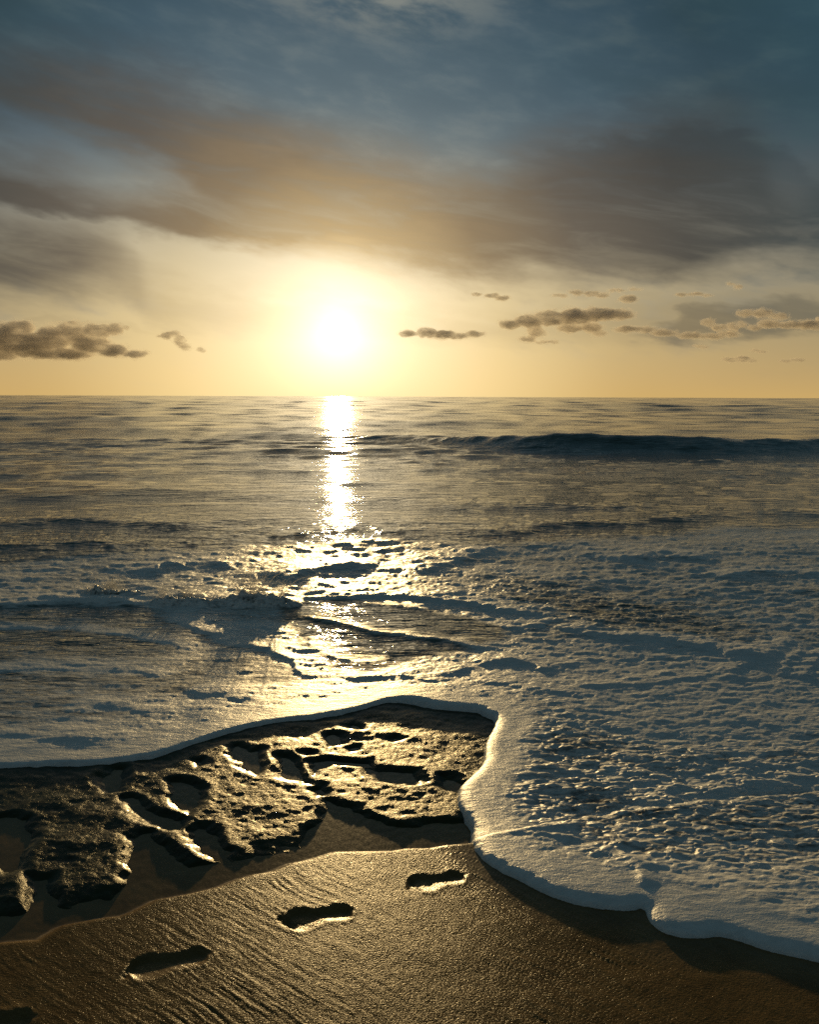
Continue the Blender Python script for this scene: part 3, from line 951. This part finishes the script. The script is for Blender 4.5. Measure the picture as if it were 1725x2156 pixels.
# ------------------------------------------------------------------ spray
M_SPRAY, t, b = material('spray_water')
b.inputs['Base Color'].default_value = col(0.74, 0.76, 0.77)
b.inputs['Roughness'].default_value = 0.25
b.inputs['IOR'].default_value = 1.33
tr = t.n.new('ShaderNodeBsdfTranslucent')
tr.inputs['Color'].default_value = col(0.80, 0.78, 0.74)
tp = t.n.new('ShaderNodeBsdfTransparent')
m1 = t.n.new('ShaderNodeMixShader'); m1.inputs[0].default_value = 0.45
t.l.new(b.outputs[0], m1.inputs[1]); t.l.new(tr.outputs[0], m1.inputs[2])
m2 = t.n.new('ShaderNodeMixShader'); m2.inputs[0].default_value = 0.35
t.l.new(m1.outputs[0], m2.inputs[1]); t.l.new(tp.outputs[0], m2.inputs[2])
t.l.new(m2.outputs[0], t.n['Material Output'].inputs[0])

def ico(sub):
    bm = bmesh.new(); bmesh.ops.create_icosphere(bm, subdivisions=sub, radius=1.0)
    v = np.array([q.co[:] for q in bm.verts]); f = np.array([[q.index for q in fc.verts] for fc in bm.faces]); bm.free()
    return v, f
ICO_V, ICO_F = ico(2)
ICO1_V, ICO1_F = ico(1)

def blobs(name, items, mat, low=False, parent=None):
    """one mesh of many small water drops; items are (centre, radius, stretch vector)"""
    V0, F0 = (ICO1_V, ICO1_F) if low else (ICO_V, ICO_F)
    vs_, fs_ = [], []
    for i, (c_, rad, st) in enumerate(items):
        ln = np.linalg.norm(st)
        v = V0 * rad
        if ln > 1e-6:
            u = st / ln
            v = v + np.outer(v @ u, u) * ln
        vs_.append(v + c_); fs_.append(F0 + i * len(V0))
    me = bpy.data.meshes.new(name)
    me.from_pydata(np.concatenate(vs_).tolist(), [], np.concatenate(fs_).tolist())
    me.polygons.foreach_set('use_smooth', np.ones(len(me.polygons), dtype=bool))
    me.materials.append(mat)
    o = bpy.data.objects.new(name, me); COL.objects.link(o)
    if parent: o.parent = parent
    return o

def splash(px0, px1, py_base, tops, seed, label, n_f):
    """fingers of water thrown up along a line; tops are (px, py) of the outline"""
    rs_ = np.random.RandomState(seed)
    z0 = 0.05
    tx = np.array([q[0] for q in tops], float); ty = np.array([q[1] for q in tops], float)
    core, drops = [], []
    foci = rs_.uniform(0.08, 0.92, 5) * 0.5 + np.linspace(0.1, 0.9, 5) * 0.5
    for i in range(n_f):
        fi = rs_.randint(len(foci)); u = (foci[fi] + rs_.normal(0, 0.02)); px = px0 + (px1 - px0) * u
        bx, by = P(px, py_base - rs_.uniform(0, 14), z0)
        by += rs_.normal(0.03, 0.05)
        dist = math.hypot(bx, by)
        hmax = (py_base - np.interp(px, tx, ty)) / F * dist
        h = hmax * rs_.beta(1.3, 1.2) * (1.1 if rs_.rand() < 0.2 else 0.85)
        # each jet is a short arc of drops, thrown out and falling back
        out = np.array([(u - 0.5) * 0.5 + rs_.normal(0, 0.75), rs_.normal(-0.1, 0.4), 0.0]) * (0.05 + 0.45 * h)
        strand = rs_.rand() < 0.2
        n_ = rs_.randint(30, 50) if strand else rs_.randint(14, 28)
        r0 = rs_.uniform(0.0010, 0.0034)
        end = rs_.uniform(0.7, 1.5)
        for k in range(n_):
            f = end * (k + (0 if strand else rs_.uniform(-0.5, 0.5))) / n_
            loose = 0.0015 if strand else 0.006 + 0.022 * max(f, 0)
            c_ = np.array([bx, by, z0 - 0.015]) + out * f + np.array([0, 0, h * (2 * f - f * f)]) + rs_.normal(0, loose, 3)
            rad = r0 * (1.25 - 0.6 * f) * rs_.uniform(0.4, 1.3)
            vel = np.array([out[0], out[1], h * (2 - 2 * f)]); vel = vel / (np.linalg.norm(vel) + 1e-6)
            core.append((c_, max(rad, 0.0008), vel * (1.6 if strand else rs_.uniform(0.0, 1.0))))
        for k in range(rs_.randint(2, 6)):
            c_ = np.array([bx, by, z0]) + out * rs_.uniform(0.4, 1.6) + np.array([0, 0, h * rs_.uniform(0.4, 1.15)]) + rs_.normal(0, 0.03, 3)
            drops.append((c_, rs_.uniform(0.0009, 0.0030), rs_.normal(0, 0.2, 3)))
    # the body: whitewater heaped up, one lumpy surface that dives under the surf all round
    cx_, cy_ = P((px0 + px1) / 2, py_base, z0)
    wx_ = (px1 - px0) / F * math.hypot(cx_, cy_)
    gx_ = np.arange(-wx_ * 0.85, wx_ * 0.85, 0.0045); gy_ = np.arange(-0.30, 0.36, 0.0055)
    GX, GY = np.meshgrid(gx_, gy_, indexing='xy')
    pxs = (px0 + px1) / 2 + GX * F / math.hypot(cx_, cy_)
    env = np.clip((py_base - np.interp(pxs, tx, ty)) / F * math.hypot(cx_, cy_), 0, 1)
    side = sstep(0.85, 0.5, np.abs(GX) / wx_)
    AX, AY = GX + cx_, GY + cy_
    yy = GY + 0.06 * fbm(AX * 5, AY * 5, 3, 0.55, 500 + seed)
    prof = np.where(yy < 0.02, np.exp(-(np.abs(yy - 0.02) / 0.13) ** 2), np.exp(-((yy - 0.02) / 0.17) ** 2))
    n1 = billow(AX * 9, AY * 11, 4, 0.6, 510 + seed); n2 = fbm(AX * 26, AY * 26, 4, 0.65, 520 + seed)
    torn = 0.65 + 0.6 * np.clip(fbm(AX * 11, AY * 8, 4, 0.62, 530 + seed) + 0.25, 0, 1.2)
    ZB = -0.03 + side * (0.075 * prof + 0.31 * env * prof ** 1.4 * torn * (0.55 + 1.1 * n1)) + 0.016 * n2 * prof * side
    ZB = np.where((prof * side) < 0.03, -0.08, ZB)
    VB = np.stack([AX, AY, ZB], -1).reshape(-1, 3)
    fo = np.full(ZB.shape, 0.0) + 0.62 + 0.25 * n2
    o = mesh_from('splash', VB, quads(len(gy_), len(gx_)), {'foam': np.clip(fo, 0, 1), 'bubbly': np.full(ZB.shape, 0.5), 'shallow': np.full(ZB.shape, 0.3), 'ripple': np.zeros(ZB.shape)}, None, M_SEA)
    tag(blobs('spray_drops', core, M_SPRAY, True, o), kind='stuff')
    tag(o, label, 'splash', 'splashes thrown up by the surf')
    tag(blobs('droplets', drops, M_SPRAY, True, o), kind='stuff')

splash(455, 610, 1266, [(440, 1255), (462, 1232), (488, 1214), (505, 1190), (520, 1176), (532, 1196), (545, 1190), (562, 1202), (578, 1200), (596, 1216), (612, 1245)], 3, 'tallest burst of white spray where the surf collides, nearest the sun glitter', 240)
splash(325, 462, 1266, [(315, 1256), (338, 1226), (352, 1206), (366, 1228), (385, 1236), (405, 1232), (440, 1256)], 7, 'middle burst of spray just left of the tallest one', 130)
splash(180, 292, 1250, [(170, 1244), (192, 1214), (204, 1194), (222, 1218), (245, 1226), (268, 1222), (296, 1242)], 9, 'low ragged spray farthest left in the surf', 100)


# ------------------------------------------------------------------ low cumulus clouds
def cloud_mat(name, dens_, lo, hi, scale):
    m = bpy.data.materials.new(name)
    m.use_nodes = True
    t = NT(m.node_tree)
    t.n.remove(t.n['Principled BSDF'])
    pv = t.n.new('ShaderNodeVolumePrincipled')
    c1 = t.noise(t.vm('MULTIPLY', pos(t), (0.65, 0.5, 1.5)), scale, 5.0, 0.6)
    t.put(pv.inputs['Density'], t.ss(c1, lo, hi, 0.0, dens_))
    pv.inputs['Color'].default_value = col(0.93, 0.89, 0.85)
    pv.inputs['Anisotropy'].default_value = 0.3
    t.l.new(pv.outputs[0], t.n['Material Output'].inputs['Volume'])
    return m
M_VEIL = cloud_mat('cloud_fringe', 0.0075, 0.38, 0.68, 0.013)
M_CORE = cloud_mat('cloud_body', 0.022, 0.22, 0.56, 0.011)
M_CORE_S = cloud_mat('cloud_body_small', 0.026, 0.25, 0.60, 0.020)

from mathutils import noise as mn

def cloud_mesh(D, lumps, grow, disp, flat):
    """lumps: (px, py, half width, half height) as seen at distance D"""
    k = D / F
    bm = bmesh.new()
    for px, py, rx, ry in lumps:
        rx = rx * 1.08 * grow + flat; ry = ry * 1.10 * grow + flat * 0.5
        d = CAM_M @ Vector(((px - 862.5) / F, (1078.0 - py) / F, -1.0))
        q = d * (D / d.y) + Vector((0, 0, H))
        rd = max(ry, min(rx * 0.7, ry * 2.2))
        bmesh.ops.create_icosphere(bm, subdivisions=3, radius=1.0, matrix=Matrix.Translation(q) @ Matrix.Diagonal((rx * k, rd * k, ry * k, 1)))
    me = bpy.data.meshes.new('cloud'); bm.to_mesh(me); bm.free()
    tmp = bpy.data.objects.new('cloud', me); COL.objects.link(tmp)
    rmod = tmp.modifiers.new('r', 'REMESH'); rmod.mode = 'VOXEL'; rmod.voxel_size = 1.6 * k
    me2 = bpy.data.meshes.new_from_object(tmp.evaluated_get(bpy.context.evaluated_depsgraph_get()))
    bpy.data.objects.remove(tmp)
    co = np.empty(len(me2.vertices) * 3, np.float32); me2.vertices.foreach_get('co', co); co = co.reshape(-1, 3)
    no = np.empty(len(me2.vertices) * 3, np.float32); me2.vertices.foreach_get('normal', no); no = no.reshape(-1, 3)
    sc_ = np.array([1 / (15 * k), 1 / (15 * k), 1 / (9 * k)])
    am = np.array([mn.fractal(Vector(v * sc_), 0.9, 2.1, 5) for v in co])
    co = co + no * (am * 4.4 * k * disp)[:, None]
    me2.vertices.foreach_set('co', co.ravel().astype(np.float32))
    return me2

def cloud(label, D, lumps, disp=1.0):
    small = len(lumps) < 6
    me = cloud_mesh(D, lumps, 1.0, disp * 1.3, 3.0 if small else 4.0)
    me.materials.append(M_VEIL)
    o = bpy.data.objects.new('cloud', me); COL.objects.link(o)
    tag(o, label, 'cloud', 'low cumulus clouds near the horizon')
    me = cloud_mesh(D, lumps, 0.86, disp, 0.0)
    me.materials.append(M_CORE_S if small else M_CORE)
    c = bpy.data.objects.new('cloud_body', me); COL.objects.link(c); c.parent = o
    return o

cloud('large cumulus bank low over the sea at the left edge', 6000, [(-60, 720, 70, 40), (20, 715, 45, 36), (70, 728, 50, 28), (40, 690, 36, 16), (110, 715, 40, 30), (150, 700, 34, 24), (200, 698, 34, 18), (235, 693, 28, 13),
      (190, 725, 44, 22), (235, 738, 38, 14), (285, 745, 28, 9), (120, 745, 90, 13), (-30, 748, 80, 12), (262, 690, 10, 6)])
cloud('small slanting puff right of the large left cumulus bank', 6000, [(352, 706, 16, 8), (368, 703, 14, 9), (378, 716, 15, 12), (388, 730, 13, 9), (338, 708, 10, 3)], disp=0.7)
cloud('tiny puff between the left cumulus and the sun', 6000, [(420, 735, 9, 6), (428, 740, 6, 4)], disp=0.6)
cloud('faint flat cloud just right of the sun glow', 6000, [(860, 703, 22, 8), (900, 700, 26, 11), (935, 704, 28, 10), (965, 708, 24, 7), (1000, 703, 22, 7)], disp=0.7)
cloud('dark slab-shaped cumulus with ragged underside, largest on the right', 6000, [(1075, 683, 28, 9), (1115, 676, 34, 14), (1160, 670, 40, 17), (1210, 667, 44, 18), (1260, 662, 44, 15), (1305, 662, 30, 13), (1130, 698, 22, 13), (1112, 714, 20, 7),
      (1150, 720, 28, 4), (1245, 690, 26, 12), (1262, 702, 16, 9), (1200, 692, 30, 8)])
cloud('thin ragged strip of cloud trailing right of the dark slab', 6000, [(1320, 692, 26, 8), (1355, 694, 30, 7), (1400, 702, 34, 7), (1450, 706, 34, 7), (1500, 707, 34, 6), (1535, 706, 24, 5)], disp=0.8)
cloud('bright two-humped puff above the trailing cloud strip', 6000, [(1492, 680, 18, 9), (1515, 690, 18, 9), (1545, 688, 16, 10), (1562, 682, 12, 7), (1535, 700, 26, 5)], disp=0.8)
cloud('lumpy cloud cut by the right edge', 6000, [(1570, 660, 20, 8), (1605, 660, 26, 9), (1640, 666, 22, 8), (1620, 682, 26, 9), (1665, 684, 34, 8), (1710, 684, 34, 10), (1740, 675, 24, 12), (1590, 690, 18, 6)])
cloud('lens-shaped dark cloudlet lowest on the right', 6000, [(1540, 757, 18, 5), (1565, 756, 22, 7), (1585, 759, 16, 4)], disp=0.5)
cloud('thin dark sliver of cloud low at the right edge', 6000, [(1655, 760, 16, 3), (1680, 758, 18, 4)], disp=0.4)
cloud('small pale cloudlet above the lens-shaped one', 6000, [(1592, 738, 12, 4), (1606, 741, 14, 4)], disp=0.4)
cloud('pale scrap of cloud under the trailing strip', 6000, [(1470, 728, 14, 4), (1486, 731, 12, 4)], disp=0.4)
cloud('broken row of puffs above the dark slab cloud', 7000, [(1215, 616, 18, 5), (1245, 618, 18, 6), (1270, 622, 16, 5), (1300, 612, 20, 4), (1322, 630, 22, 8), (1180, 622, 16, 4), (1340, 609, 16, 3)], disp=0.7)
cloud('pale row of wisps nearest the glow, above the slab', 7000, [(1005, 619, 14, 4), (1035, 622, 18, 5), (1060, 628, 16, 6)], disp=0.6)
cloud('narrow cloudlet high at the right under the grey band', 7000, [(1435, 620, 14, 4), (1465, 619, 20, 4), (1490, 622, 14, 3)], disp=0.5)
cloud('bright slanting wisp highest at the right', 7000, [(1540, 598, 10, 4), (1556, 604, 12, 5)], disp=0.5)
